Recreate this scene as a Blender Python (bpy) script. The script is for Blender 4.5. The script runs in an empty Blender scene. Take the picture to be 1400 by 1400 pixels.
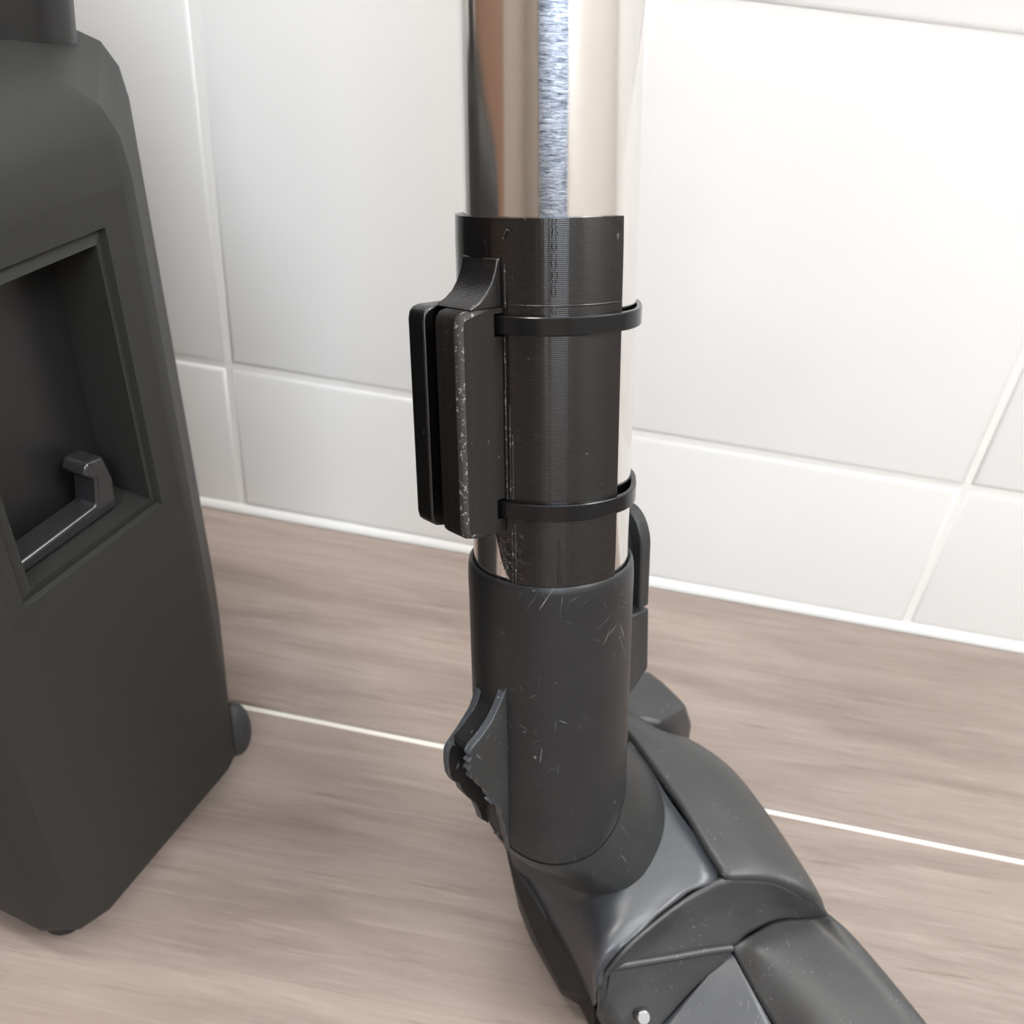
import bpy, bmesh, math, random
from mathutils import Vector, Matrix
random.seed(4)
S = bpy.context.scene
COL = S.collection
R = math.radians

# ------------------------------------------------------------------ camera, light, exposure
cam_data = bpy.data.cameras.new('camera')
cam = bpy.data.objects.new('camera', cam_data)
COL.objects.link(cam)
RIGHT = Vector((0.98083292, 0.17514512, 0.08538716))
DOWN = Vector((0.17141219, -0.56721085, -0.80553691))
FWD = Vector((-0.09265333, 0.80473352, -0.58636109))
M = Matrix.Identity(4)
for i in range(3):
    M[i][0], M[i][1], M[i][2] = RIGHT[i], -DOWN[i], -FWD[i]
M[0][3], M[1][3], M[2][3] = 0.0, 0.0, 0.262
cam.matrix_world = M
cam_data.sensor_width = 36.0
cam_data.lens = 1300.0 / 1400.0 * 36.0
cam_data.clip_start = 0.01
cam_data.dof.use_dof = True
cam_data.dof.focus_distance = 0.196
cam_data.dof.aperture_fstop = 24.0
S.camera = cam

S.view_settings.view_transform = 'Standard'
S.view_settings.look = 'None'
S.view_settings.gamma = 1.0
S.view_settings.use_curve_mapping = False
S.view_settings.exposure = 0.82
S.cycles.use_denoising = True
S.cycles.max_bounces = 8

world = bpy.data.worlds.new('daylight'); S.world = world
world.use_nodes = True
bg = world.node_tree.nodes['Background']
bg.inputs[0].default_value = (0.72, 0.82, 1.0, 1); bg.inputs[1].default_value = 1.5

def area(name, loc, target, sx, sy, power, color):
    d = bpy.data.lights.new(name, 'AREA'); d.shape = 'RECTANGLE'; d.size = sx; d.size_y = sy
    d.energy = power; d.color = color
    o = bpy.data.objects.new(name, d); COL.objects.link(o)
    o.location = loc
    o.rotation_euler = (Vector(target) - Vector(loc)).to_track_quat('-Z', 'Y').to_euler()
    return o
# daylight entering by the window behind the viewer and by the window to the right
area('front_window_daylight', (0.375, -1.47, 1.5), (0.375, 0, 1.5), 0.86, 0.92, 14.5, (0.80, 0.90, 1.0))
area('ceiling_lamp_light', (-0.72, 0.06, 2.2), (-0.3, 0.1, 0), 0.34, 0.34, 9, (1.0, 0.98, 0.95))
area('side_window_daylight', (0.87, -0.08, 1.4), (0.0, -0.08, 1.4), 0.72, 0.96, 18, (1.0, 0.985, 0.96))

# ------------------------------------------------------------------ helpers
def tag(o, label=None, cat=None, group=None, kind=None):
    if label: o['label'] = label
    if cat: o['category'] = cat
    if group: o['group'] = group
    if kind: o['kind'] = kind
    return o

def empty(name, mat=None):
    o = bpy.data.objects.new(name, None); COL.objects.link(o)
    o.empty_display_size = 0.02
    if mat is not None: o.matrix_world = mat
    return o

def link(name, me, parent=None):
    o = bpy.data.objects.new(name, me); COL.objects.link(o)
    if parent: o.parent = parent
    return o

def mesh(name, verts, faces, mats, parent=None, smooth=None, midx=None, fix=True):
    """ONE mesh object; smooth = angle in degrees under which edges shade smooth."""
    me = bpy.data.meshes.new(name)
    me.from_pydata([tuple(v) for v in verts], [], faces)
    for m in (mats if isinstance(mats, (list, tuple)) else [mats]): me.materials.append(m)
    if midx:
        for p, i in zip(me.polygons, midx): p.material_index = i
    if fix:
        bm = bmesh.new(); bm.from_mesh(me)
        bmesh.ops.remove_doubles(bm, verts=bm.verts, dist=1e-6)
        bmesh.ops.recalc_face_normals(bm, faces=bm.faces)
        bm.to_mesh(me); bm.free()
    if smooth is not None: shade(me, smooth)
    me.update()
    return link(name, me, parent)

def shade(me, ang):
    for p in me.polygons: p.use_smooth = True
    bm = bmesh.new(); bm.from_mesh(me)
    for e in bm.edges:
        if len(e.link_faces) == 2 and e.calc_face_angle(0) > R(ang): e.smooth = False
    bm.to_mesh(me); bm.free()

def bevel(o, w, seg=2, ang=35):
    b = o.modifiers.new('edge', 'BEVEL'); b.width = w; b.segments = seg
    b.limit_method = 'ANGLE'; b.angle_limit = R(ang); b.harden_normals = False
    return o

def prism(poly, a, b, f):
    """closed prism: 2D poly, extruded from a to b; f maps (p, q, h) to a point."""
    n = len(poly)
    v = [f(p, q, a) for p, q in poly] + [f(p, q, b) for p, q in poly]
    F = [tuple(range(n)), tuple(range(2*n - 1, n - 1, -1))]
    F += [(i, (i+1) % n, n + (i+1) % n, n + i) for i in range(n)]
    return v, F

def join(parts):
    V, F = [], []
    for v, f in parts:
        k = len(V); V += list(v); F += [tuple(i + k for i in q) for q in f]
    return V, F

def box(x0, x1, y0, y1, z0, z1):
    return prism([(x0, y0), (x1, y0), (x1, y1), (x0, y1)], z0, z1, lambda p, q, h: (p, q, h))

def cr(p0, p1, p2, p3, t):
    return 0.5 * ((2*p1) + (p2 - p0)*t + (2*p0 - 5*p1 + 4*p2 - p3)*t*t + (3*p1 - p0 - 3*p2 + p3)*t*t*t)

def spline(pts, n, closed=False):
    """Catmull-Rom through pts, n steps per span."""
    pts = [Vector(p) for p in pts]; m = len(pts); out = []
    for i in range(m if closed else m - 1):
        g = (lambda k: pts[k % m]) if closed else (lambda k: pts[k] if 0 <= k < m else (2*pts[0] - pts[1] if k < 0 else 2*pts[-1] - pts[-2]))
        for s in range(n): out.append(cr(g(i-1), g(i), g(i+1), g(i+2), s / n))
    if not closed: out.append(pts[-1])
    return out

def patch(grid, n=6, k=0.001):
    """smooth surface through a grid of control points (mm)."""
    rows = [spline([Vector(p) * k for p in r], n) for r in grid]
    cols = [spline([r[j] for r in rows], n) for j in range(len(rows[0]))]
    w, h = len(cols), len(cols[0])
    V = [cols[j][i] for i in range(h) for j in range(w)]
    F = [(i*w + j, i*w + j + 1, (i+1)*w + j + 1, (i+1)*w + j) for i in range(h-1) for j in range(w-1)]
    return V, F

def tube(path, r, seg=8, closed=False):
    path = [Vector(p) for p in path]; n = len(path); V, F = [], []
    up = Vector((0.3, 0.5, 0.8)).normalized()
    for i, p in enumerate(path):
        a = path[(i-1) % n] if closed or i else path[0]
        b = path[(i+1) % n] if closed or i < n-1 else path[-1]
        t = (b - a).normalized(); u = t.cross(up).normalized(); w = t.cross(u)
        for s in range(seg):
            q = 2*math.pi*s/seg; V.append(p + r*(math.cos(q)*u + math.sin(q)*w))
    for i in range(n if closed else n-1):
        for s in range(seg):
            j = (i+1) % n
            F.append((i*seg+s, i*seg+(s+1) % seg, j*seg+(s+1) % seg, j*seg+s))
    if not closed:
        F.append(tuple(range(seg))); F.append(tuple(range((n-1)*seg, n*seg)))
    return V, F

def lathe(prof, seg=96, close=True):
    """prof of (radius, height) turned around local Z; close joins last to first."""
    V, F = [], []; n = len(prof)
    for i in range(seg):
        a = 2*math.pi*i/seg
        for r, z in prof: V.append((r*math.sin(a), -r*math.cos(a), z))
    for i in range(seg):
        for j in range(n if close else n-1):
            a, b = i*n, ((i+1) % seg)*n
            F.append((a+j, b+j, b+(j+1) % n, a+(j+1) % n))
    return V, F

# ------------------------------------------------------------------ materials
class Mat:
    def __init__(s, name, color=(0.5, 0.5, 0.5), rough=0.5, metal=0.0, spec=0.5):
        s.m = bpy.data.materials.new(name); s.m.use_nodes = True
        s.t = s.m.node_tree; s.b = s.t.nodes['Principled BSDF']
        s.set('Base Color', (*color, 1)); s.set('Roughness', rough); s.set('Metallic', metal)
        s.set('Specular IOR Level', spec)
        s.color = (*color, 1)
    def set(s, k, v): s.b.inputs[k].default_value = v
    def n(s, typ, **kw):
        x = s.t.nodes.new(typ)
        for k, v in kw.items():
            if k in x.inputs and not hasattr(x, k): x.inputs[k].default_value = v
            else: setattr(x, k, v)
        return x
    def l(s, a, b): s.t.links.new(a, b)
    def co(s, scale=(1, 1, 1), rot=(0, 0, 0), loc=(0, 0, 0), src=None):
        tc = s.n('ShaderNodeTexCoord'); mp = s.n('ShaderNodeMapping'); mp.vector_type = 'TEXTURE'
        scale = tuple(1.0/q for q in scale)      # turned first, then stretched
        mp.inputs['Scale'].default_value = scale; mp.inputs['Rotation'].default_value = rot; mp.inputs['Location'].default_value = loc
        s.l(src if src is not None else tc.outputs['Object'], mp.inputs[0]); return mp.outputs[0]
    def noise(s, vec, scale, detail=3, rough=0.5, dist=0.0):
        x = s.n('ShaderNodeTexNoise'); x.inputs['Scale'].default_value = scale; x.inputs['Detail'].default_value = detail
        x.inputs['Roughness'].default_value = rough; x.inputs['Distortion'].default_value = dist
        s.l(vec, x.inputs['Vector']); return x.outputs['Fac']
    def ramp(s, f, a, b, va=0.0, vb=1.0):
        x = s.n('ShaderNodeMapRange'); x.clamp = True
        for k, v in zip(('From Min', 'From Max', 'To Min', 'To Max'), (a, b, va, vb)): x.inputs[k].default_value = v
        s.l(f, x.inputs['Value']); return x.outputs[0]
    def math(s, op, a, b):
        x = s.n('ShaderNodeMath'); x.operation = op
        for i, q in enumerate((a, b)):
            if isinstance(q, (int, float)): x.inputs[i].default_value = q
            else: s.l(q, x.inputs[i])
        return x.outputs[0]
    def mix(s, f, a, b):
        x = s.n('ShaderNodeMix'); x.data_type = 'RGBA'
        for i, q in ((0, f), (6, a), (7, b)):
            if isinstance(q, (int, float)): x.inputs[i].default_value = q
            elif isinstance(q, tuple): x.inputs[i].default_value = (*q[:3], 1)
            else: s.l(q, x.inputs[i])
        return x.outputs[2]
    def bump(s, h, strength=0.3, dist=0.001):
        x = s.n('ShaderNodeBump'); x.inputs['Strength'].default_value = strength; x.inputs['Distance'].default_value = dist
        s.l(h, x.inputs['Height']); s.l(x.outputs[0], s.b.inputs['Normal']); return x
    def to(s, k, out): s.l(out, s.b.inputs[k])

def scratched(name, color, rough, scr=(0.35, 0.34, 0.33), amount=1.0, grain=0.25, spec=0.5, wrap=None):
    """moulded plastic: fine grain, clusters of pale scuffs in several directions."""
    m = Mat(name, color, rough, spec=spec)
    base = m.co(); g = m.noise(base, 2600, 2); big = m.noise(base, 60, 3)
    col = m.mix(m.ramp(big, 0.3, 0.7), tuple(c*0.86 for c in color), tuple(c*1.14 for c in color))
    tot = None
    src = None
    if wrap:                                  # unroll the sleeve so that scuffs run along its skin
        tc = m.n('ShaderNodeTexCoord'); sp = m.n('ShaderNodeSeparateXYZ'); m.l(tc.outputs['Object'], sp.inputs[0])
        an = m.math('ARCTAN2', sp.outputs['X'], m.math('MULTIPLY', sp.outputs['Y'], -1.0))
        cb = m.n('ShaderNodeCombineXYZ'); m.l(m.math('MULTIPLY', an, wrap), cb.inputs[0]); m.l(sp.outputs['Z'], cb.inputs[2]); src = cb.outputs[0]
    for k, (rx, rz, lo) in enumerate(((0.0, 0.55, 0.0), (0.2, -0.5, 3.1), (-0.2, 1.0, 7.7), (0.1, 0.12, 12.3), (0.0, -1.1, 17.9))):
        v = m.co((2600, 900, 75), (rx if not wrap else 0.0, rz, 0.3*rz if not wrap else 0.0), (lo*0.01, 0.0, lo*0.013), src)
        line = m.ramp(m.noise(v, 1.0, 1), 0.69, 0.75)
        patch_ = m.ramp(m.noise(m.co((1, 1, 1), loc=(lo*0.01, 0, lo*0.013), src=src), 110, 2), 0.54, 0.66)
        q = m.math('MULTIPLY', line, patch_)
        tot = q if tot is None else m.math('MAXIMUM', tot, q)
    spk = m.ramp(m.noise(m.co(loc=(0.3, 0.1, 0.2)), 420, 1), 0.78, 0.82)
    tot = m.math('MULTIPLY', m.math('MAXIMUM', tot, m.math('MULTIPLY', spk, 0.5)), 0.75*amount)
    m.to('Base Color', m.mix(tot, col, scr))
    m.bump(m.math('ADD', m.math('MULTIPLY', g, grain), m.math('MULTIPLY', tot, 0.5)), 0.25, 0.0002)
    return m.m

def printed(name, color=(0.0032, 0.0030, 0.0030), rough=0.22, speck=0.6, spec=0.66, lo=0.70, fs=520):
    """black 3D printed plastic: horizontal layer lines, faint flecks."""
    m = Mat(name, color, rough, spec=spec)
    tc = m.n('ShaderNodeTexCoord'); sp = m.n('ShaderNodeSeparateXYZ'); m.l(tc.outputs['Object'], sp.inputs[0])
    s1 = m.math('SINE', m.math('MULTIPLY', sp.outputs['Z'], 2*math.pi/0.00036), 0)
    v = m.co((60, 60, 2600)); jit = m.noise(v, 1.0, 3, 0.7)
    h = m.math('ADD', m.math('MULTIPLY', s1, 0.5), m.math('MULTIPLY', jit, 0.10))
    h = m.math('ADD', h, m.math('MULTIPLY', m.noise(m.co((700, 700, 4)), 1.0, 2, 0.6), 5.0))
    fl = m.ramp(m.noise(m.co(), fs, 2, 0.6), lo, lo + 0.08)
    m.to('Base Color', m.mix(m.math('MULTIPLY', fl, speck*0.35), color, (0.30, 0.28, 0.26)))
    m.to('Roughness', m.ramp(jit, 0.2, 0.8, rough*0.92, rough*1.08))
    m.bump(h, 0.22, 0.00010)
    m.set('Anisotropic', 0.85); m.set('Anisotropic Rotation', 0.25)      # ribs of the layers spread the gloss up and down
    tg = m.n('ShaderNodeTangent'); tg.direction_type = 'RADIAL'; tg.axis = 'Z'; m.l(tg.outputs[0], m.b.inputs['Tangent'])
    return m.m

def plain(name, color, rough=0.5, metal=0.0, spec=0.5, grain=0.0):
    m = Mat(name, color, rough, metal, spec)
    if grain: m.bump(m.noise(m.co(), 2200, 2), grain, 0.0002)
    return m.m

# materials of the setting
def tile_material():
    m = Mat('white_glazed_tile', (0.84, 0.84, 0.825), 0.16)
    m.bump(m.noise(m.co(), 22, 2), 0.06, 0.002)
    return m.m
def wood_tile_material():
    m = Mat('wood_look_tile', (0.3, 0.24, 0.2), 0.42, spec=0.45)
    base = m.co((1, 1, 1))
    fig = m.noise(m.co((7, 55, 1)), 1.0, 5, 0.62, 0.6)
    fine = m.noise(m.co((26, 520, 1), (0, 0, 0.03)), 1.0, 4, 0.65, 0.5)
    blot = m.noise(base, 9, 3)
    c = m.mix(m.ramp(fig, 0.32, 0.68), (0.190, 0.147, 0.126), (0.310, 0.253, 0.218))
    c = m.mix(m.math('MULTIPLY', m.ramp(fine, 0.58, 0.70), 0.60), c, (0.15, 0.107, 0.086))
    c = m.mix(m.math('MULTIPLY', m.ramp(fine, 0.46, 0.28), 0.35), c, (0.41, 0.34, 0.295))
    c = m.mix(m.math('MULTIPLY', m.ramp(blot, 0.4, 0.7), 0.25), c, (0.30, 0.222, 0.19))
    m.to('Base Color', c)
    m.to('Roughness', m.ramp(fine, 0.2, 0.8, 0.36, 0.5))
    m.bump(fine, 0.12, 0.0004)
    return m.m
MT = dict(
    tile=tile_material(),
    grout=plain('pale_grout', (0.88, 0.875, 0.85), 0.8, grain=0.3),
    floor_grout=plain('cream_floor_grout', (0.74, 0.70, 0.63), 0.8, grain=0.3),
    wood=wood_tile_material(),
    plaster=plain('warm_plaster', (0.62, 0.53, 0.43), 0.8),
    plaster_light=plain('light_plaster', (0.74, 0.71, 0.66), 0.8),
    ceiling=plain('ceiling_paint', (0.8, 0.79, 0.77), 0.9),
    door=plain('brown_door_wood', (0.16, 0.085, 0.05), 0.45),
    taupe=plain('taupe_wall_paint', (0.25, 0.205, 0.17), 0.8),
    door_grey=plain('grey_brown_door_wood', (0.20, 0.165, 0.135), 0.5),
    white=plain('white_frame_paint', (0.78, 0.78, 0.78), 0.4),
    silicone=plain('white_sealant', (0.70, 0.70, 0.68), 0.45),
)

# ------------------------------------------------------------------ setting
WY = 0.3244                                 # face of the tiled wall
X0, X1, Y0, Z1 = -0.9, 0.9, -1.5, 2.3
wall = mesh('wall_back', *box(X0, X1, WY + 0.0005, WY + 0.10, 0, Z1), MT['grout'], fix=False); tag(wall, kind='structure')
TW, TH, J = 0.1462, 0.1500, 0.0019          # tile pitch and joint
def pillow_tile(w, h):
    """glazed tile, face at y=0 and rolled edges."""
    V, F = [], []
    rim = ((0.0, 0.0065), (0.0, 0.0014), (0.0003, 0.0008), (0.0008, 0.00038), (0.0015, 0.00012), (0.0024, 0.0))
    for d, y in rim:
        V += [(d, y, d), (w - d, y, d), (w - d, y, h - d), (d, y, h - d)]
    for k in range(len(rim) - 1):
        for i in range(4):
            F.append((4*k+i, 4*k+(i+1) % 4, 4*k+4+(i+1) % 4, 4*k+4+i))
    k = 4*(len(rim)-1); F.append((k, k+1, k+2, k+3)); F.append((3, 2, 1, 0))
    me = bpy.data.meshes.new('tile'); me.from_pydata(V, [], F); me.materials.append(MT['tile'])
    bm = bmesh.new(); bm.from_mesh(me); bmesh.ops.recalc_face_normals(bm, faces=bm.faces); bm.to_mesh(me); bm.free()
    shade(me, 60); return me
full_tile, cut_tile = pillow_tile(TW - J, TH - J), pillow_tile(TW - J, 0.0733 - 0.004 - J/2)
first = -0.1591 - 5*TW
for c in range(15):
    for r in range(7):
        x = first + c*TW + J/2
        z = 0.004 if r == 0 else 0.0733 + (r-1)*TH + J/2
        o = link('tile', cut_tile if r == 0 else full_tile, wall)
        o.location = (x, WY + random.uniform(-0.0002, 0.0002), z)
        o.rotation_euler = (R(random.uniform(-0.12, 0.12)), 0, R(random.uniform(-0.12, 0.12)))
bead = [(0.0, 0.0), (-0.0030, 0.0), (-0.0026, 0.0018), (-0.0014, 0.0036), (0.0, 0.0046)]
tag(mesh('trim_1', *prism([(y, z) for y, z in bead], X0, X1, lambda p, q, h: (h, WY + 0.0016 + p, q + 0.0002)), MT['silicone'], smooth=50), kind='structure')

floor = mesh('floor', *box(X0, X1, Y0, WY + 0.1, -0.05, -0.0012), MT['floor_grout'], fix=False); tag(floor, kind='structure')
def plank_mesh(w, d):
    b = 0.0006
    v, f = join([])
    V = [(0, 0, -0.01), (w, 0, -0.01), (w, d, -0.01), (0, d, -0.01), (0, 0, -b), (w, 0, -b), (w, d, -b), (0, d, -b), (b, b, 0), (w-b, b, 0), (w-b, d-b, 0), (b, d-b, 0)]
    F = [(0, 1, 5, 4), (1, 2, 6, 5), (2, 3, 7, 6), (3, 0, 4, 7), (4, 5, 9, 8), (5, 6, 10, 9), (6, 7, 11, 10), (7, 4, 8, 11), (8, 9, 10, 11)]
    me = bpy.data.meshes.new('plank'); me.from_pydata(V, [], F); me.materials.append(MT['wood']); return me
JF = 0.0024
PW = 0.20
cutp, fullp = plank_mesh(1.1 - JF, 0.1078 - JF), plank_mesh(1.1 - JF, PW - JF)
for r in range(10):
    y = 0.2166 + JF/2 if r == 0 else 0.2166 - r*PW + JF/2
    for k in range(3):
        x = -0.62 - (0.37*r) % 0.7 + k*1.1 - (0.25 if r else 0.0)
        if y < Y0: continue
        if r <= 1: x = (-0.45, -0.70)[r] + (k - 1 if k else -1)*1.1 if k != 1 else (-0.45, -0.70)[r]
        if x > X1 or x + 1.1 < X0: continue
        o = link('plank', cutp if r == 0 else fullp, floor); o.location = (x, y, 0.0)

# the rest of the room, which the steel tube and the tiles reflect
def holed(x0, x1, z0, z1, hx0, hx1, hz0, hz1, f):
    P = [(x0, hx0, z0, z1), (hx1, x1, z0, z1), (hx0, hx1, hz1, z1)] + ([(hx0, hx1, z0, hz0)] if hz0 > z0 else [])
    out = []
    for a, b, c, d in P:
        v, q = box(a, b, 0, 0.1, c, d); out.append(([f(*p) for p in v], q))
    return join(out)
tag(mesh('wall_front', *holed(X0, X1, 0, Z1, -0.1, 1.0 - 0.15, 1.0, 2.0, lambda x, y, z: (x, Y0 - y, z)), MT['plaster']), kind='structure')
tag(mesh('wall_right', *holed(Y0, WY + 0.1, 0, Z1, -0.46, 0.28, 0.9, 1.9, lambda x, y, z: (X1 + y, x, z)), MT['plaster_light']), kind='structure')
tag(mesh('wall_left', *box(X0 - 0.1, X0, Y0, WY + 0.1, 0, Z1), MT['taupe']), kind='structure')
tag(mesh('ceiling', *box(X0, X1, Y0, WY + 0.1, Z1, Z1 + 0.1), MT['ceiling']), kind='structure')
fr = 0.05
def frame(a, b, c, d, f):
    out = []
    for q in ((a, a+fr, c, d), (b-fr, b, c, d), (a+fr, b-fr, d-fr, d), (a+fr, b-fr, c, c+0.03)):
        v, g = box(q[0], q[1], 0.03, 0.08, q[2], q[3]); out.append(([f(*p) for p in v], g))
    return join(out)
tag(mesh('window_2', *frame(-0.1, 0.85, 1.0, 2.0, lambda x, y, z: (x, Y0 - y, z)), MT['white']), kind='structure')
tag(mesh('window_1', *frame(-0.46, 0.28, 0.9, 1.9, lambda x, y, z: (X1 + y, x, z)), MT['white']), kind='structure')
d1 = mesh('door_2', *box(-0.86, -0.16, Y0, Y0 + 0.04, 0.004, 2.04), MT['door_grey']); tag(d1, kind='structure'); bevel(d1, 0.004)
d2 = mesh('door_1', *box(X0, X0 + 0.04, -0.42, 0.30, 0.004, 2.04), MT['door']); tag(d2, kind='structure'); bevel(d2, 0.004)

# ------------------------------------------------------------------ frame of the leaning wand: x right, y away, z up the tube
AX = Vector((-0.14182046, 0.24999282, 0.95780507)).normalized()
E1 = Vector((0.10866801, -0.95780531, 0.26608315)); E2 = Vector((0.98390966, 0.14181881, 0.10867017))
BASE = Vector((-0.01021945, 0.17130888, 0.13096309))
WAND = Matrix.Identity(4)
for i in range(3):
    WAND[i][0], WAND[i][1], WAND[i][2], WAND[i][3] = E2[i], -E1[i], AX[i], BASE[i]
k = 0.001
def L(t, phi, rad): return Vector((rad*math.sin(R(phi))*k, -rad*math.cos(R(phi))*k, t*k))
PH = R(-48)
def OUT(t, s, w):                            # s outward along the bracket, w to its right
    return Vector(((s*math.sin(PH) + w*math.cos(PH))*k, (-s*math.cos(PH) + w*math.sin(PH))*k, t*k))

# ---- steel tube
def steel_material():
    m = Mat('brushed_steel', (0.80, 0.78, 0.76), 0.14, 1.0)
    tc = m.n('ShaderNodeTexCoord'); sp = m.n('ShaderNodeSeparateXYZ'); m.l(tc.outputs['Object'], sp.inputs[0])
    # welded seam running up the side of the tube that faces the room: x within +-2.6 mm and y < 0
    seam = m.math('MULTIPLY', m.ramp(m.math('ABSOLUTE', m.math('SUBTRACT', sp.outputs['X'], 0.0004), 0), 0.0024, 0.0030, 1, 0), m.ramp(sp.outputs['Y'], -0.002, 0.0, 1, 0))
    ring = m.noise(m.co((120, 120, 7000)), 1.0, 3, 0.7)
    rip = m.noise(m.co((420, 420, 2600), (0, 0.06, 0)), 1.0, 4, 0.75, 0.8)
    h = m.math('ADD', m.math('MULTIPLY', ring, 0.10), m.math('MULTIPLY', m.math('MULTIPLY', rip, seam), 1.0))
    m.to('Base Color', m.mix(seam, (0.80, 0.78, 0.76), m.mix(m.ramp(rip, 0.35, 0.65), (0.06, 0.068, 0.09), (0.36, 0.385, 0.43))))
    m.to('Roughness', m.ramp(seam, 0, 1, 0.13, 0.3))
    m.set('Anisotropic', 0.0)
    m.bump(h, 0.30, 0.00012)
    return m.m
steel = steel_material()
tube_root = empty('vacuum_tube', WAND)
tag(tube_root, 'shiny brushed steel tube rising out of the grey nozzle, leaning on the wall', 'vacuum tube')
V, F = lathe([(0.0175, -0.048), (0.0175, 0.505), (0.0166, 0.505), (0.0166, -0.048)], 128)
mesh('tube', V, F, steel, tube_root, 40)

# ---- printed holder strapped to the tube
black = printed('black_printed_plastic')
black_rough = printed('worn_printed_plastic', (0.0105, 0.009, 0.008), 0.5, 1.6, 0.3)
pale_rim = printed('scuffed_printed_edge', (0.030, 0.026, 0.0235), 0.55, 2.0, 0.35, 0.58, 1300)
clip = empty('accessory_holder', WAND)
tag(clip, 'black 3D printed accessory holder with a slotted block strapped around the steel tube', 'holder')
# collar: a split sleeve, cut away under the block at lower left
cols = []
A0, A1 = -138.0, 45.0
N = 96
def low(a):
    if a >= -24: return -2.6
    if a <= -36: return 9.0
    u = (-24 - a)/12.0
    return -2.6 + 11.6*(1 - math.sqrt(max(0.0, 1 - u*u)))**0.75
V, F = [], []
TS = 14
for i in range(N + 1):
    a = A0 + (A1 - A0)*i/N
    lo = low(a)
    prof = []
    for j in range(TS + 1):
        t = lo + (71.3 - lo)*j/TS
        prof.append((t, 19.4))
    prof[0] = (lo + 0.15, 19.25); prof[-1] = (71.2, 19.3)
    prof += [(71.2, 17.62), (lo, 17.62)]
    for t, r in prof: V.append(L(t + (random.uniform(-0.05, 0.05) if t > 71 else 0), a, r))
n = TS + 3
for i in range(N):
    for j in range(n):
        F.append((i*n + j, (i+1)*n + j, (i+1)*n + (j+1) % n, i*n + (j+1) % n))
F += [tuple(range(n)), tuple(range(N*n, (N+1)*n))]
mesh('collar', V, F, black, clip, 30)
# slotted block: two cheeks with an open slot, two openings for the ties
WR, W1, W2, WL = 6.5, -0.6, -4.6, -10.0
SE, SI, SR = 29.0, 20.8, 17.9
def cheek(w0, w1, t0, t1, s0):
    c = 2.2
    poly = [(t0, s0), (t0, SE - 2.6), (t0 + 0.35, SE - 1.2), (t0 + 1.2, SE - 0.35), (t0 + 2.6, SE), (t1 - 2.6, SE), (t1 - 1.2, SE - 0.35), (t1 - 0.35, SE - 1.2), (t1, SE - 2.6), (t1, s0)]
    return prism(poly, w0, w1, lambda p, q, h: OUT(p, q, h))
def slab(t0, t1, s0, s1, w0, w1):
    return prism([(s0, w0), (s1, w0), (s1, w1), (s0, w1)], t0, t1, lambda p, q, h: OUT(h, p, q))
TB, TT = 9.3, 54.9
NT = 20.4                                    # depth of the openings for the ties
outer = [(TB, SR), (TB, SE - 2.6), (TB + 0.35, SE - 1.2), (TB + 1.2, SE - 0.35), (TB + 2.6, SE), (TT - 2.6, SE), (TT - 1.2, SE - 0.35), (TT - 0.35, SE - 1.2), (TT, SE - 2.6), (TT, SR)]
notch = [(53.9, SR), (53.9, NT), (49.5, NT), (49.5, SR), (16.5, SR), (16.5, NT), (12.2, NT), (12.2, SR)]
def weighted_bevel(o, pick, width, seg, mat):
    at = o.data.attributes.new('bevel_weight_edge', 'FLOAT', 'EDGE')
    for e in o.data.edges:
        a, c = (o.data.vertices[i].co for i in e.vertices)
        if pick(a, c): at.data[e.index].value = 1.0
    md = o.modifiers.new('worn', 'BEVEL'); md.width = width; md.segments = seg; md.limit_method = 'WEIGHT'; md.material = mat
def sw(v): return v.x*math.sin(PH)/k - v.y*math.cos(PH)/k, v.x*math.cos(PH)/k + v.y*math.sin(PH)/k
poly = outer + notch
v, f = prism(poly, W1, WR, lambda p, q, h: OUT(p, q, h))
c1 = mesh('cheek', v, f, [black_rough, pale_rim], clip, 50)
c1['label'] = 'right cheek of the block with scuffed edge'
weighted_bevel(c1, lambda a, c: min(sw(a)[0], sw(c)[0]) > 22 and min(sw(a)[1], sw(c)[1]) > WR - 0.1, 0.0013, 3, 1)
c2 = mesh('cheek', *prism(outer, WL, W2, lambda p, q, h: OUT(p, q, h)), black, clip, 50); bevel(c2, 0.0004, 2)
web = []
for t0, t1, s0 in ((TB, 12.2, SR), (12.2, 16.5, NT), (16.5, 49.5, SR), (49.5, 53.9, NT), (53.9, TT, SR)):
    web.append(slab(t0 + (0.02 if t0 == TB else 0), t1 - (0.02 if t1 == TT else 0), s0, 22.3, W2 - 0.2, W1 + 0.2))
mesh('block_web', *join(web), black_rough, clip, 40)
gus = [(54.9, 17.8), (54.9, 26.2), (55.5, 25.6), (56.3, 23.9), (57.6, 22.2), (59.4, 20.9), (61.6, 19.9), (64.0, 19.3), (64.2, 17.8)]
g = mesh('gusset', *prism(gus, -4.4, WR - 0.1, lambda p, q, h: OUT(p, q, h)), black, clip, 40); bevel(g, 0.0003, 2)
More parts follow.
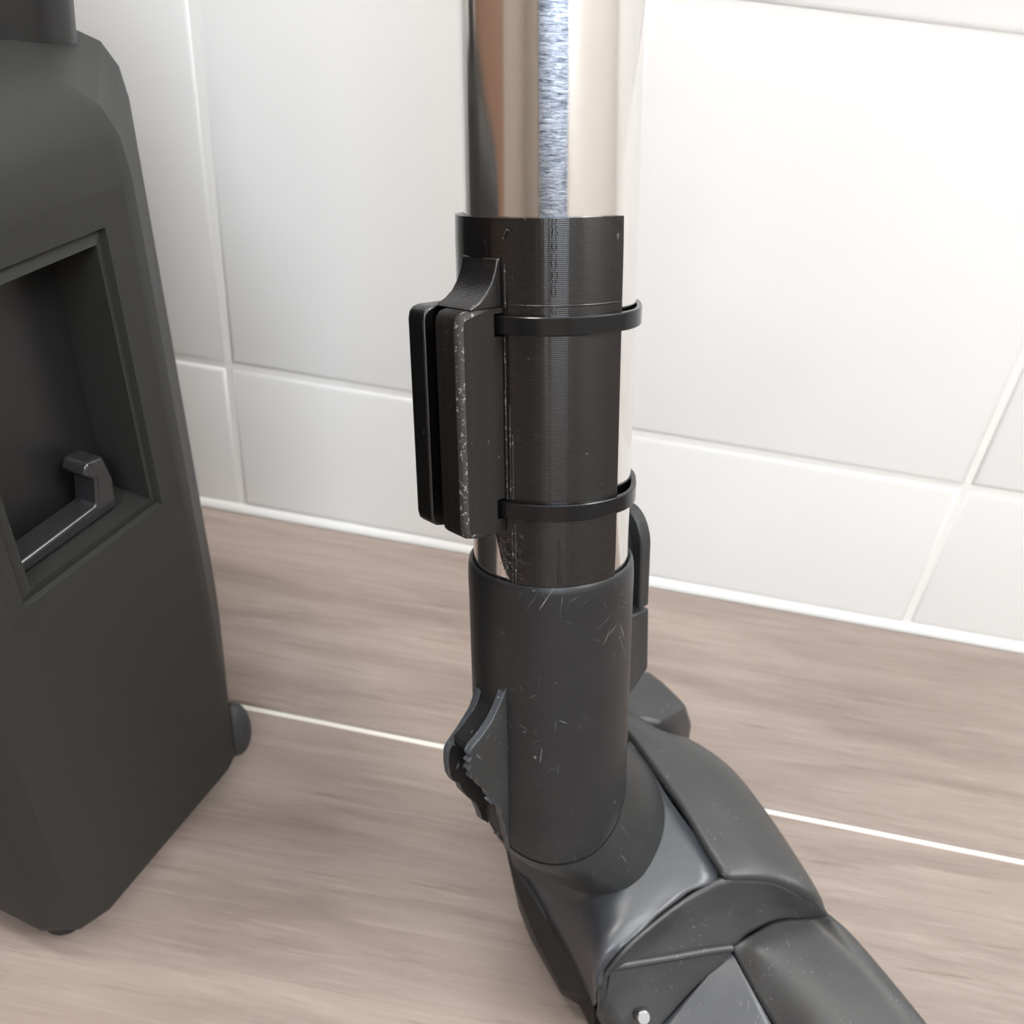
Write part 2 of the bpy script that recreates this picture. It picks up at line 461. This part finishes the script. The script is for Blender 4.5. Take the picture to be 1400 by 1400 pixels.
# vertical seams of the print, ridges beside the block
def seam_strip(phi, t0, t1, wd, amp):
    parts = []
    t = t0
    while t < t1:
        h = random.uniform(0.25, 0.8)
        w = wd*random.uniform(0.6, 1.2); rr = 19.4 + amp*random.uniform(0.2, 1.0)
        f = phi + random.uniform(-0.35, 0.35)
        pts = [L(t, f - w, 19.2), L(t, f - w*0.5, rr), L(t, f + w*0.5, rr), L(t, f + w, 19.2)]
        pts += [p + Vector((0, 0, h*k)) for p in pts]
        parts.append((pts, [(0, 1, 2, 3), (7, 6, 5, 4), (0, 4, 5, 1), (1, 5, 6, 2), (2, 6, 7, 3)]))
        t += h*1.02
    return join(parts)
mesh('print_seam', *seam_strip(1.7, 57.0, 71.0, 1.9, 0.30), black, clip)
mesh('print_seam', *seam_strip(1.7, 53.8, 55.2, 1.6, 0.25), black, clip)
mesh('print_seam', *seam_strip(5.2, -2.2, 7.6, 1.0, 0.28), black, clip)
for a, t0, t1 in ((-27.2, 16.4, 49.4), (-24.6, 16.4, 36.0), (-26.6, 55.0, 63.0), (-23.0, 16.4, 30.0), (-24.0, -2.4, 11.5), (-22.0, -2.4, 11.5)):
    path = [L(t0 + (t1 - t0)*i/24, a + random.uniform(-0.15, 0.15), 19.42) for i in range(25)]
    mesh('print_ridge', *tube(path, 0.00016, 6), pale_rim, clip, 60)
rib = [L(55.4, a, 19.38) for a in range(-24, 46, 2)]
mesh('print_ridge', *tube(rib, 0.00018, 6), black, clip, 60)
# loose strings of plastic under the block
parts = []
for i in range(26):
    p = L(random.uniform(2, 8.5), random.uniform(-34, -22), 19.5 + random.uniform(0, 0.6))
    d = Vector((random.uniform(-0.3, 0.9), random.uniform(-0.5, 0.1), random.uniform(-1.6, 0.2))) * 0.0022
    path = [p + d*s + Vector((random.uniform(-1, 1), random.uniform(-1, 0.3), random.uniform(-1, 1)))*0.0004*s for s in (0, 0.5, 1.0, 1.5, 2.0)]
    parts.append(tube(spline(path, 3), 0.00005, 4))
fuzz = mesh('plastic_strings', *join(parts), pale_rim, clip, 60); tag(fuzz, kind='stuff')
path = [L(67.6, -27, 19.6), L(68.6, -25.5, 19.9), L(69.2, -24, 20.0), L(69.0, -22.8, 19.6)]
mesh('plastic_string', *tube(spline(path, 5), 0.00013, 5), pale_rim, clip, 60)

# ---- zip ties
nylon = Mat('black_nylon', (0.0035, 0.004, 0.005), 0.17, spec=0.4).m
def tie_radius(a):
    a = (a + 180) % 360 - 180
    if -138 <= a <= 47: return 19.46
    b = a - 47 if a > 0 else (-138 - a)
    u = min(1.0, b/40.0); u = u*u*(3 - 2*u)
    return 19.46 + (17.58 - 19.46)*u
def zip_tie(t, label):
    root = empty('zip_tie', WAND @ Matrix.Translation((0, 0, t*k)))
    tag(root, label, 'zip tie', 'black zip ties around the holder')
    V, F = [], []
    NS = 160
    sec = [(0.0, -1.75), (0.90, -1.75), (1.06, -1.55), (1.06, 1.55), (0.90, 1.75), (0.0, 1.75)]
    for i in range(NS):
        a = 360*i/NS; r0 = tie_radius(a)
        for dr, z in sec: V.append(L(z, a, r0 + dr))
    m = len(sec)
    for i in range(NS):
        for j in range(m): F.append((i*m+j, ((i+1) % NS)*m+j, ((i+1) % NS)*m+(j+1) % m, i*m+(j+1) % m))
    mesh('band', V, F, nylon, root, 25)
    # buckle at the back of the tube
    v, f = prism([(-2.7, -2.2), (2.7, -2.2), (2.7, 2.2), (-2.7, 2.2)], 17.7, 22.0, lambda p, q, h: Vector((p, h, q))*k)
    bevel(mesh('buckle', v, f, nylon, root), 0.0005)
zip_tie(51.7, 'upper black zip tie around the holder, just under its collar')
zip_tie(14.2, 'lower black zip tie around the holder, just above the grey socket')

# ------------------------------------------------------------------ floor nozzle
grey = scratched('scratched_grey_plastic', (0.0160, 0.0168, 0.0175), 0.38, amount=1.0, spec=0.36, wrap=0.0188)
lip_mat = scratched('scuffed_lip_painted_sheen', (0.027, 0.029, 0.031), 0.38, amount=1.8, wrap=0.0188)  # scuffs, plus a lighter base that paints in the lip's edge reflection
cover_mat = scratched('head_cover_plastic', (0.040, 0.041, 0.041), 0.42, amount=0.35)
grey2 = scratched('smooth_grey_plastic', (0.024, 0.025, 0.025), 0.38, amount=0.35, spec=0.40)
neckm = scratched('satin_neck_plastic', (0.036, 0.040, 0.047), 0.37, amount=0.25, grain=0.1, spec=0.8)
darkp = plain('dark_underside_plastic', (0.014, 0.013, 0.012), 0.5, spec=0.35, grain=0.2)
broken = scratched('torn_plastic_edge', (0.055, 0.063, 0.072), 0.5, amount=1.3, grain=0.6)
NB = Vector((0.030, 0.155, 0.0))
noz = empty('floor_nozzle', Matrix.Translation(NB))
tag(noz, 'scratched dark grey vacuum floor nozzle standing on the wood-look floor, tube plugged in', 'vacuum nozzle')
def nz(name, V, F, mats, smooth=40, parent=noz, **kw):
    V = [Vector(v) - NB for v in V]
    return mesh(name, V, F, mats, parent, smooth, **kw)
LOCAL = Matrix.Translation(-NB) @ WAND
def nl(name, V, F, mats, smooth=40, parent=noz, **kw):       # a part given in wand coordinates
    o = mesh(name, V, F, mats, parent, smooth, **kw); o.matrix_local = LOCAL; return o

# socket: a sleeve with a rolled lip, cut off obliquely below
def cut(a, r): return -62.0 - 0.68*r*math.cos(R(a)) - 0.10*r*math.sin(R(a))
V, F = [], []
NS = 96
lip = [(-46, 17.55), (-8, 17.55), (-3.8, 17.6), (-3.1, 17.8), (-2.9, 18.15), (-3.4, 18.6), (-4.8, 18.85), (-8, 18.95)]
rows = len(lip) + 12 + 2
for i in range(NS):
    a = 360*i/NS
    for t, r in lip: V.append(L(t, a, r))
    c = cut(a, 18.8)
    for j in range(12):
        u = (j+1)/12; V.append(L(-8 + (c + 1.2 + 8)*u, a, 18.9 - 0.1*u))
    V.append(L(c + 0.3, a, 18.5)); V.append(L(c, a, 17.6))
n = rows
for i in range(NS):
    for j in range(n): F.append((i*n+j, ((i+1) % NS)*n+j, ((i+1) % NS)*n+(j+1) % n, i*n+(j+1) % n))
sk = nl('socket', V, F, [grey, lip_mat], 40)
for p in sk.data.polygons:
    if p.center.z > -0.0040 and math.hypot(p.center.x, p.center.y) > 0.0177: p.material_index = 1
# broken parking hook on the socket: two thin walls, torn rims
def hook_wall(pts, w0, w1): return prism(pts, w0, w1, lambda p, q, h: OUT(p, q, h))
near = [(-27.5, 17.3), (-29.5, 18.6), (-32.5, 20.3), (-35.5, 22.4), (-38.0, 25.2), (-39.5, 27.8), (-41.2, 28.9), (-42.3, 28.2), (-43.0, 29.3), (-44.0, 28.4), (-45.1, 29.2), (-46.4, 28.2), (-47.6, 28.6), (-49.0, 27.0),
        (-50.8, 26.2), (-52.5, 24.6), (-54.6, 23.9), (-56.0, 22.4), (-58.2, 21.6), (-60.0, 20.4), (-62.4, 20.2), (-64.6, 19.4), (-67.0, 19.2), (-69.5, 18.4), (-72.5, 18.0), (-73.4, 17.2)]
far = [(-28.5, 17.3), (-33.0, 18.4), (-37.5, 20.6), (-41.0, 24.0), (-43.8, 27.2), (-45.2, 28.2), (-48.6, 28.5), (-51.5, 28.2), (-53.8, 27.2), (-55.2, 25.6), (-57.4, 25.0), (-60.2, 23.2), (-63.2, 21.0), (-66.5, 19.8), (-68.6, 19.4), (-70.0, 18.0), (-71.0, 17.2)]
roof = [(-30.5, 17.4), (-33.8, 19.2), (-37.4, 21.9), (-40.0, 25.0), (-41.6, 27.6), (-43.2, 27.9), (-43.0, 26.0), (-40.5, 23.0), (-36.0, 19.6), (-32.0, 17.4)]
base = [(-50.0, 17.4), (-50.0, 19.4), (-55.0, 20.2), (-60.0, 19.0), (-68.0, 18.4), (-69.0, 17.4)]
def with_rim(name, pts, w0, w1, mats):
    v, f = hook_wall(pts, w0, w1)
    mi = [0, 0] + [1 if pts[i][1] > 17.5 else 0 for i in range(len(pts))]
    o = nl(name, v, f, mats, 45, midx=mi, fix=False)
    bm = bmesh.new(); bm.from_mesh(o.data); bmesh.ops.triangulate(bm, faces=[q for q in bm.faces if len(q.verts) > 4]); bmesh.ops.recalc_face_normals(bm, faces=bm.faces); bm.to_mesh(o.data); bm.free()
    return bevel(o, 0.0003, 2, 30)
h1 = with_rim('hook_wall', near, 3.2, 5.4, [grey2, broken]); h1['label'] = 'near wall of the broken hook, rim torn'
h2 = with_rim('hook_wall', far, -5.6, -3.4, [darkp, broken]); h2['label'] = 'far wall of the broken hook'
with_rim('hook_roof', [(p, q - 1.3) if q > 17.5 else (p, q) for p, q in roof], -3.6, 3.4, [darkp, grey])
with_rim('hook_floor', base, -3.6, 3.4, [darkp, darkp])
shards = []
for t, s, w in ((-46.6, 27.4, 2.2), (-48.5, 27.0, -1.5), (-44.4, 27.6, -2.6), (-69.5, 18.6, 1.2), (-71.0, 18.0, 3.0), (-58, 22.0, 2.8)):
    q = [OUT(t + random.uniform(-1.3, 1.3), s + random.uniform(-1.3, 0.9), w + random.uniform(-1.4, 1.4)) for _ in range(4)]
    shards.append((q, [(0, 1, 2), (0, 2, 3), (0, 3, 1), (1, 3, 2)]))
nl('torn_shards', *join(shards), broken, None)
# release latch behind the socket
P2 = R(134)
def LT(t, s, w): return Vector(((s*math.sin(P2) + w*math.cos(P2))*k, (-s*math.cos(P2) + w*math.sin(P2))*k, t*k))
arch = [(-7, -22.6), (7, -22.6), (7, -6.5)] + [(7*math.cos(R(a)), -6.5 + 9.6*math.sin(R(a))) for a in range(8, 180, 8)] + [(-7, -6.5)]
lv = nl('release_lever', *prism(arch, 23.4, 27.0, lambda p, q, h: LT(q, h, p)), grey2, 40); bevel(lv, 0.0005, 2)
inn = [(p*0.62, -22.0 + (q + 22.6)*0.85) for p, q in arch]
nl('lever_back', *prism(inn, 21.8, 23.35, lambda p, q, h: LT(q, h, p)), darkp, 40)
blk = [(-23.4, 17.6), (-23.4, 27.2), (-40.6, 27.8), (-44.8, 22.6), (-48.0, 17.6)]
bk = nl('latch_housing', *prism(blk, -7, 7, lambda p, q, h: LT(p, q, h)), grey2, 40); bevel(bk, 0.0006, 2)

# swivel elbow under the socket, flaring on to the neck
ELB = [(14.6, 186.1, 54.0), (25.2, 181.1, 52.0), (32.3, 171.8, 49.0), (33.1, 161.1, 47.0), (29.2, 149.8, 45.0), (23.0, 144.1, 44.0), (14.9, 142.3, 43.0), (6.8, 143.5, 43.0), (-1.4, 147.2, 43.0), (-8.0, 151.1, 44.0), (-10.7, 164.0, 48.0), (1.3, 176.4, 52.0)]
ANG = [165, 118, 86, 66, 45, 25, 8, -8, -24, -40, -90, -150]
ring1 = spline([Vector(p)*k for p in ELB], 10, True)
angs = []
for i in range(12):
    a, b = ANG[i], ANG[(i+1) % 12]
    if b > a: b -= 360
    angs += [a + (b - a)*s/10 for s in range(10)]
cen = sum(ring1, Vector())/len(ring1)
V, F = [], []
steps = [0.0, 0.0, 0.15, 0.3, 0.45, 0.6, 0.75, 0.87, 0.95, 1.0, 1.06]
n = len(steps)
for i, a in enumerate(angs):
    c = cut(a, 18.6) - 0.5
    p0 = WAND @ L(c, a, 18.5); axd = (WAND.to_3x3() @ Vector((0, 0, -1)))
    p1 = ring1[i]
    q = []
    for j, u in enumerate(steps):
        if j == 0: q.append(WAND @ L(c, a, 17.2)); continue
        if u > 1: q.append(cen + (p1 - cen)*0.97 + Vector((0, 0, -0.006))); continue
        m0 = axd*0.012; m1 = (p1 - cen).normalized()*0.004 + Vector((0, 0, -0.008))
        h00 = 2*u**3 - 3*u**2 + 1; h10 = u**3 - 2*u**2 + u; h01 = -2*u**3 + 3*u**2; h11 = u**3 - u**2
        q.append(h00*p0 + h10*m0 + h01*p1 + h11*m1)
    V += q
m = len(angs)
for i in range(m):
    for j in range(n-1): F.append((i*n+j, ((i+1) % m)*n+j, ((i+1) % m)*n+j+1, i*n+j+1))
nz('swivel_elbow', V, F, grey2, 50)

# control points of the nozzle shells, mm
NECK = [[(-15.0, 158.7, 44.0), (3.0, 165.3, 50.7), (18.9, 184.5, 56.2)], [(-7.7, 154.7, 33.0), (8.3, 156.6, 48.3), (32.3, 168.0, 53.0)], [(-0.5, 149.0, 27.0), (15.8, 147.5, 46.3), (44.9, 152.6, 50.0)], [(7.8, 140.7, 24.0), (17.7, 138.3, 44.2), (37.8, 146.4, 48.1)], [(13.6, 134.6, 22.0), (17.3, 131.3, 41.9), (30.7, 139.4, 46.0)], [(16.9, 131.7, 20.0), (17.5, 127.6, 37.8), (22.8, 130.8, 42.5)], [(18.4, 130.5, 18.5), (18.2, 127.2, 29.0), (18.6, 126.7, 33.0)], [(19.9, 130.4, 14.0), (19.7, 128.5, 18.5), (19.5, 127.4, 22.0)]]
COVER = [[(15.2, 193.3, 54.0), (17.3, 197.7, 52.0), (20.6, 206.8, 44.0), (23.1, 226.3, 20.0)], [(20.7, 186.3, 55.0), (23.6, 192.4, 53.0), (27.9, 201.5, 45.0), (32.8, 222.3, 18.0)], [(27.4, 176.9, 55.0), (32.5, 186.9, 53.0), (38.7, 200.2, 44.0), (44.3, 220.6, 16.0)], [(34.7, 167.6, 54.0), (42.5, 179.0, 52.0), (50.3, 193.5, 43.0), (56.8, 211.5, 14.0)], [(41.3, 157.7, 53.0), (51.2, 169.1, 51.0), (60.7, 180.4, 42.0), (67.7, 197.1, 12.0)], [(45.3, 152.2, 52.0), (57.9, 161.6, 50.0), (69.4, 166.7, 41.0), (76.7, 182.3, 12.0)], [(45.9, 150.7, 51.5), (59.4, 155.8, 49.0), (73.2, 158.3, 41.5), (79.5, 170.7, 16.0)], [(46.4, 150.4, 50.3), (60.1, 154.8, 46.8), (74.0, 155.9, 39.2), (78.8, 157.6, 33.0)]]
STEP = [[(20.8, 127.8, 15.0), (21.4, 127.5, 15.0), (22.6, 127.4, 15.0)], [(20.4, 127.3, 21.0), (20.7, 126.5, 25.0), (21.6, 128.1, 28.0)], [(19.7, 126.8, 30.5), (20.4, 127.7, 31.5), (21.9, 131.2, 33.0)], [(23.8, 130.4, 41.3), (25.5, 132.8, 35.0), (26.6, 133.5, 32.5)], [(31.7, 139.1, 44.6), (34.1, 140.4, 38.0), (36.3, 137.6, 32.0)], [(38.8, 146.1, 46.7), (42.6, 144.8, 39.0), (45.7, 141.8, 31.5)], [(46.4, 150.4, 50.3), (50.1, 148.6, 39.0), (52.4, 144.6, 31.0)], [(52.9, 152.9, 49.2), (55.8, 151.7, 38.5), (56.7, 148.9, 31.6)], [(60.1, 154.8, 46.8), (62.4, 155.1, 38.2), (63.8, 153.8, 32.5)], [(67.7, 155.7, 43.0), (69.5, 155.5, 37.5), (71.3, 155.5, 33.6)], [(74.0, 155.9, 39.2), (75.0, 155.6, 37.0), (76.3, 155.4, 35.0)], [(77.8, 156.0, 36.0), (77.9, 155.4, 36.0), (78.2, 155.1, 35.5)]]
DECK = [[(52.6, 145.4, 30.0), (58.0, 149.3, 31.8), (64.2, 153.9, 32.5), (72.2, 155.7, 34.0), (78.4, 155.9, 36.0), (86.6, 167.8, 12.0)], [(54.9, 142.4, 28.0), (59.6, 144.4, 32.5), (66.7, 148.5, 33.5), (75.5, 151.4, 34.5), (83.1, 152.8, 35.0), (90.7, 163.2, 12.0)], [(59.5, 136.2, 26.3), (64.9, 138.6, 31.0), (72.2, 141.7, 33.5), (82.2, 144.1, 34.5), (90.2, 145.4, 34.0), (97.8, 154.1, 12.0)], [(64.5, 130.1, 24.2), (70.0, 132.2, 29.5), (78.0, 134.4, 33.0), (88.6, 136.7, 34.5), (96.7, 137.0, 34.0), (104.9, 145.2, 12.0)], [(70.6, 122.2, 22.0), (75.8, 124.2, 28.0), (84.4, 126.0, 32.0), (94.4, 128.1, 34.0), (103.5, 128.9, 33.0), (111.1, 135.6, 12.0)], [(76.5, 113.6, 22.0), (82.5, 116.5, 26.0), (90.4, 117.7, 31.0), (100.3, 120.6, 33.0), (109.9, 121.2, 32.0), (117.4, 126.5, 12.0)]]
PANEL = [[(52.6, 145.1, 28.5), (52.6, 145.1, 28.6), (52.7, 145.1, 28.7)], [(45.5, 136.8, 23.5), (50.8, 137.8, 25.0), (58.9, 136.5, 26.5)], [(37.9, 128.1, 17.5), (50.7, 129.2, 21.0), (63.9, 129.9, 24.5)], [(32.0, 120.7, 14.0), (49.8, 121.0, 17.0), (69.7, 121.6, 22.5)], [(25.9, 110.6, 11.0), (48.7, 110.9, 14.0), (75.6, 113.7, 20.5)]]
WELL = [[(21.9, 131.0, 33.0), (21.9, 129.8, 31.0), (21.9, 128.6, 28.0), (21.4, 127.4, 23.5), (21.0, 127.2, 17.0), (21.9, 130.5, 8.0)], [(26.6, 133.3, 32.5), (26.5, 131.1, 27.0), (26.0, 128.2, 22.5), (25.0, 126.6, 20.0), (23.5, 125.7, 15.0), (24.6, 128.4, 6.0)], [(36.3, 137.4, 32.0), (32.4, 131.1, 24.0), (30.6, 126.2, 18.0), (29.1, 124.5, 16.0), (27.4, 123.2, 12.0), (28.6, 124.5, 5.0)], [(45.7, 141.6, 31.5), (40.7, 134.9, 24.0), (37.3, 128.1, 16.5), (34.4, 123.4, 14.0), (31.2, 119.2, 10.0), (31.8, 119.3, 4.0)], [(52.2, 144.4, 31.0), (50.4, 141.4, 27.0), (47.1, 139.0, 22.0), (43.5, 130.5, 15.0), (38.5, 119.4, 9.0), (37.6, 117.8, 4.0)], [(52.6, 144.5, 31.0), (52.8, 145.0, 29.0), (53.1, 145.8, 27.0), (52.3, 134.8, 18.0), (45.9, 119.2, 9.0), (45.1, 117.7, 4.0)]]

def skirted(name, grid, mat, n=6, drop=0.003, smooth=45, sides='all'):
    """surface patch given thickness so that it is a shell, not a sheet."""
    V, F = patch(grid, n)
    o = nz(name, V, F, mat, smooth)
    flip_up(o)
    s = o.modifiers.new('shell', 'SOLIDIFY'); s.thickness = drop; s.offset = -1
    return o
def flip_up(o):
    z = sum(p.normal.z*p.area for p in o.data.polygons)
    if z < 0: o.data.flip_normals()
neck = skirted('neck', NECK, neckm, drop=0.002)
cover = skirted('head_cover', COVER, cover_mat)
skirted('cover_step', STEP, cover_mat, drop=0.0015)
skirted('head_deck', DECK, cover_mat, drop=0.0015)
skirted('pedal_panel', PANEL, neckm, drop=0.0015)
skirted('pedal_well', WELL, cover_mat, drop=0.001)
ridge = [(21.9, 131.1, 33.1), (26.6, 133.4, 32.6), (36.3, 137.5, 32.1), (45.7, 141.7, 31.6), (52.4, 144.5, 31.1)]
nz('well_ridge', *tube(spline([Vector(p)*k for p in ridge], 6), 0.0011, 8), cover_mat, 60)
# dark core under the covers and the sole on the floor
def hull(name, pts, mat):
    bm = bmesh.new()
    for p in pts: bm.verts.new(Vector(p)*k - NB)
    r = bmesh.ops.convex_hull(bm, input=bm.verts)
    bmesh.ops.delete(bm, geom=[v for v in bm.verts if not v.link_faces], context='VERTS')
    bmesh.ops.recalc_face_normals(bm, faces=bm.faces)
    me = bpy.data.meshes.new(name); bm.to_mesh(me); bm.free(); me.materials.append(mat)
    return link(name, me, noz)
o = hull('neck_core', [(0, 160, 4), (22, 128, 4), (24, 200, 4), (56, 165, 4), (2, 168, 36), (22, 150, 38), (24, 182, 46), (40, 156, 42), (20, 132, 14), (0, 158, 26)], darkp)
o = hull('sole', [(22, 126, 2), (40, 96, 2), (125, 115, 2), (60, 200, 2), (24, 222, 2), (22, 126, 8), (40, 96, 6), (118, 120, 8), (60, 196, 10), (24, 216, 8)], darkp)
hull('head_nose', [(27, 112, 10), (48.7, 112, 13), (75, 115, 19), (90, 118.5, 29.5), (100, 121.5, 31.5), (109, 122, 30.5), (116, 127, 11), (20, 104, 2), (48, 90, 2), (92, 94, 2), (127, 112, 2), (24, 116, 2), (118, 130, 2), (20, 104, 7), (48, 90, 8), (92, 94, 11), (124, 112, 9)], cover_mat)
bt = [(-10.8, 159.8, 34.0), (-9.1, 155.7, 33.0), (-5.7, 150.9, 27.0), (2.9, 140.7, 20.0), (11.3, 133.5, 13.0), (14.6, 133.3, 9.0), (18.1, 133.9, 9.0), (19.8, 132.2, 15.0), (15.5, 135.3, 20.0), (8.3, 141.7, 24.0), (0.8, 150.0, 27.0), (-5.1, 157.2, 33.0)]
o = hull('side_bumper', bt + [(-4, 160, 3), (1, 152, 2), (12, 138, 2), (18, 136, 2), (16, 150, 2), (6, 168, 20)], darkp); bevel(o, 0.0012, 3, 25); shade(o.data, 50)
o = hull('wheel_housing', [(16.3, 223.9, 44.0), (23.9, 225.8, 44.5), (28.0, 222.0, 45.0), (34.1, 215.6, 45.0), (36.6, 213.4, 44.0), (27.9, 204.2, 44.0), (16.7, 204.0, 44.0), (40.8, 220.1, 30), (42.4, 224.5, 18), (40, 224, 3), (30, 234, 3), (12, 232, 3), (16, 204, 3), (30, 206, 3)], cover_mat); bevel(o, 0.0015, 3, 20); shade(o.data, 50)
pinv, pinf = prism([(0.0019*math.cos(R(a)), 0.0019*math.sin(R(a))) for a in range(0, 360, 20)], -0.003, 0.003, lambda p, q, h: Vector((0.0315, 0.1275, 0.0205)) + Matrix.Rotation(R(20), 3, 'Z') @ Matrix.Rotation(R(-50), 3, 'X') @ Vector((p, h, q)))
o = nz('hinge_pin', pinv, pinf, plain('bright_pin_steel', (0.30, 0.30, 0.30), 0.32, 1.0), 50); bevel(o, 0.0004, 2); o['label'] = 'bright steel pin'

# ------------------------------------------------------------------ canister at the left
can_mat = plain('canister_plastic', (0.024, 0.0240, 0.0220), 0.55, spec=0.25, grain=0.3)
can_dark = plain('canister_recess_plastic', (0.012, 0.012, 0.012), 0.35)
K0 = Vector((-0.0995, 0.1868, 0.0)); U = Vector((-0.218, -0.976, 0)).normalized(); NRM = Vector((0.976, -0.218, 0)).normalized()
def CP(u, w, z): return K0 + U*u - NRM*(w + 0.047*z - 0.0 + (0.0008 if z < 0.01 else 0)) + Vector((0, 0, z))   # u toward the viewer, w into the body
can = empty('vacuum_canister', Matrix.Translation(CP(0.02, 0.11, 0)))
tag(can, 'dark grey vacuum canister standing on end at the left edge, recess in its side', 'vacuum cleaner')
CB = can.matrix_world.translation
def cn(name, V, F, mat, smooth=40): return mesh(name, [Vector(v) - CB for v in V], F, mat, can, smooth)
foot = [(0.0052, 0.0), (0.060, 0.0), (0.068, 0.003), (0.073, 0.012), (0.073, 0.20), (0.068, 0.211), (0.060, 0.215), (-0.03, 0.215), (-0.046, 0.209), (-0.052, 0.195), (-0.052, 0.056), (-0.049, 0.0445), (-0.0014, 0.0040), (-0.0004, 0.0024), (0.0008, 0.0012)]
V, F = [], []
levels = [(0.0085, 0.005), (0.0100, 0.0018), (0.0135, 0.0004), (0.028, 0.0), (0.112, 0.0), (0.194, 0.0), (0.202, 0.001), (0.208, 0.004), (0.2115, 0.010), (0.2130, 0.02)]
m = len(foot)
for z, ins in levels:
    for u, w in foot:
        uu = 0.02 + (u - 0.02)*(1 - ins/0.07); ww = 0.1075 + (w - 0.1075)*(1 - ins/0.1075)
        V.append(CP(uu, ww, z))
hole = (4,)                                  # the span of side wall that the recess panel fills
for l in range(len(levels)-1):
    for i in range(m):
        if l == 4 and i == 0: continue
        F.append((l*m+i, l*m+(i+1) % m, (l+1)*m+(i+1) % m, (l+1)*m+i))
F += [tuple(range(m)), tuple(range((len(levels)-1)*m, len(levels)*m))]
body = cn('body', V, F, can_mat, 40)
# side panel with a recessed opening
a0, a1, z0, z1 = 0.0052, 0.060, 0.112, 0.194
ou = [(a0, z0), (a1, z0), (a1, z1), (a0, z1)]
r0 = [(0.0122, 0.1175), (0.056, 0.1175), (0.056, 0.187), (0.0122, 0.187)]
def ringq(A, wa, B, wb): return [([CP(u, wa, z) for u, z in A] + [CP(u, wb, z) for u, z in B], [(i, (i+1) % 4, 4+(i+1) % 4, 4+i) for i in range(4)])]
r1 = [(0.0126, 0.1179), (0.0556, 0.1179), (0.0556, 0.1866), (0.0126, 0.1866)]
r2 = [(0.0150, 0.1205), (0.053, 0.1205), (0.053, 0.184), (0.0150, 0.184)]
parts = ringq(ou, 0, r0, 0) + ringq(r0, 0, r1, 0.0014) + ringq(r1, 0.0014, r2, 0.0006) + ringq(r2, 0.0006, r2, 0.014)
cn('side_panel', *join(parts), can_mat, 20)
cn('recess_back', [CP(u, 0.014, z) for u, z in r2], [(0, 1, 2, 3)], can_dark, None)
hook = [(0.0, 0.0), (0.030, 0.0), (0.030, 0.003), (0.006, 0.0035), (0.0045, 0.010), (0.0075, 0.0125), (0.006, 0.0150), (0.001, 0.0145), (-0.0005, 0.008)]
o = cn('catch', *prism([(0.0215 + p, 0.1213 + q) for p, q in hook], 0.0045, 0.0115, lambda p, q, h: CP(p, h, q)), plain('glossy_catch_plastic', (0.020, 0.020, 0.021), 0.15), 40); bevel(o, 0.0007, 2)
bm = bmesh.new(); bmesh.ops.create_uvsphere(bm, u_segments=24, v_segments=16, radius=1.0)
for v in bm.verts: v.co = Vector((v.co.x*0.0055, v.co.y*0.0055, v.co.z*0.0115)) + Vector((-0.1042, 0.1910, 0.0185)) - CB
me = bpy.data.meshes.new('corner_bumper'); bm.to_mesh(me); bm.free(); me.materials.append(plain('rubber', (0.030, 0.030, 0.031), 0.6)); shade(me, 60)
link('corner_bumper', me, can)
hp = spline([CP(-0.022, 0.050, 0.208), CP(-0.024, 0.050, 0.236), CP(-0.020, 0.062, 0.258), CP(-0.016, 0.100, 0.266), CP(-0.020, 0.150, 0.258), CP(-0.024, 0.165, 0.236), CP(-0.022, 0.165, 0.208)], 8)
cn('handle', *tube(hp, 0.013, 20), can_dark, 60)
for u, w in ((0.040, 0.016), (0.062, 0.016), (-0.03, 0.20), (0.06, 0.20)):
    c = CP(u, w, 0)
    v, f = prism([(0.006*math.cos(R(a)), 0.006*math.sin(R(a))) for a in range(0, 360, 24)], 0.0, 0.0095, lambda p, q, h: c + Vector((p, q, h)))
    bevel(cn('rubber_foot', v, f, can_dark, 50), 0.001)
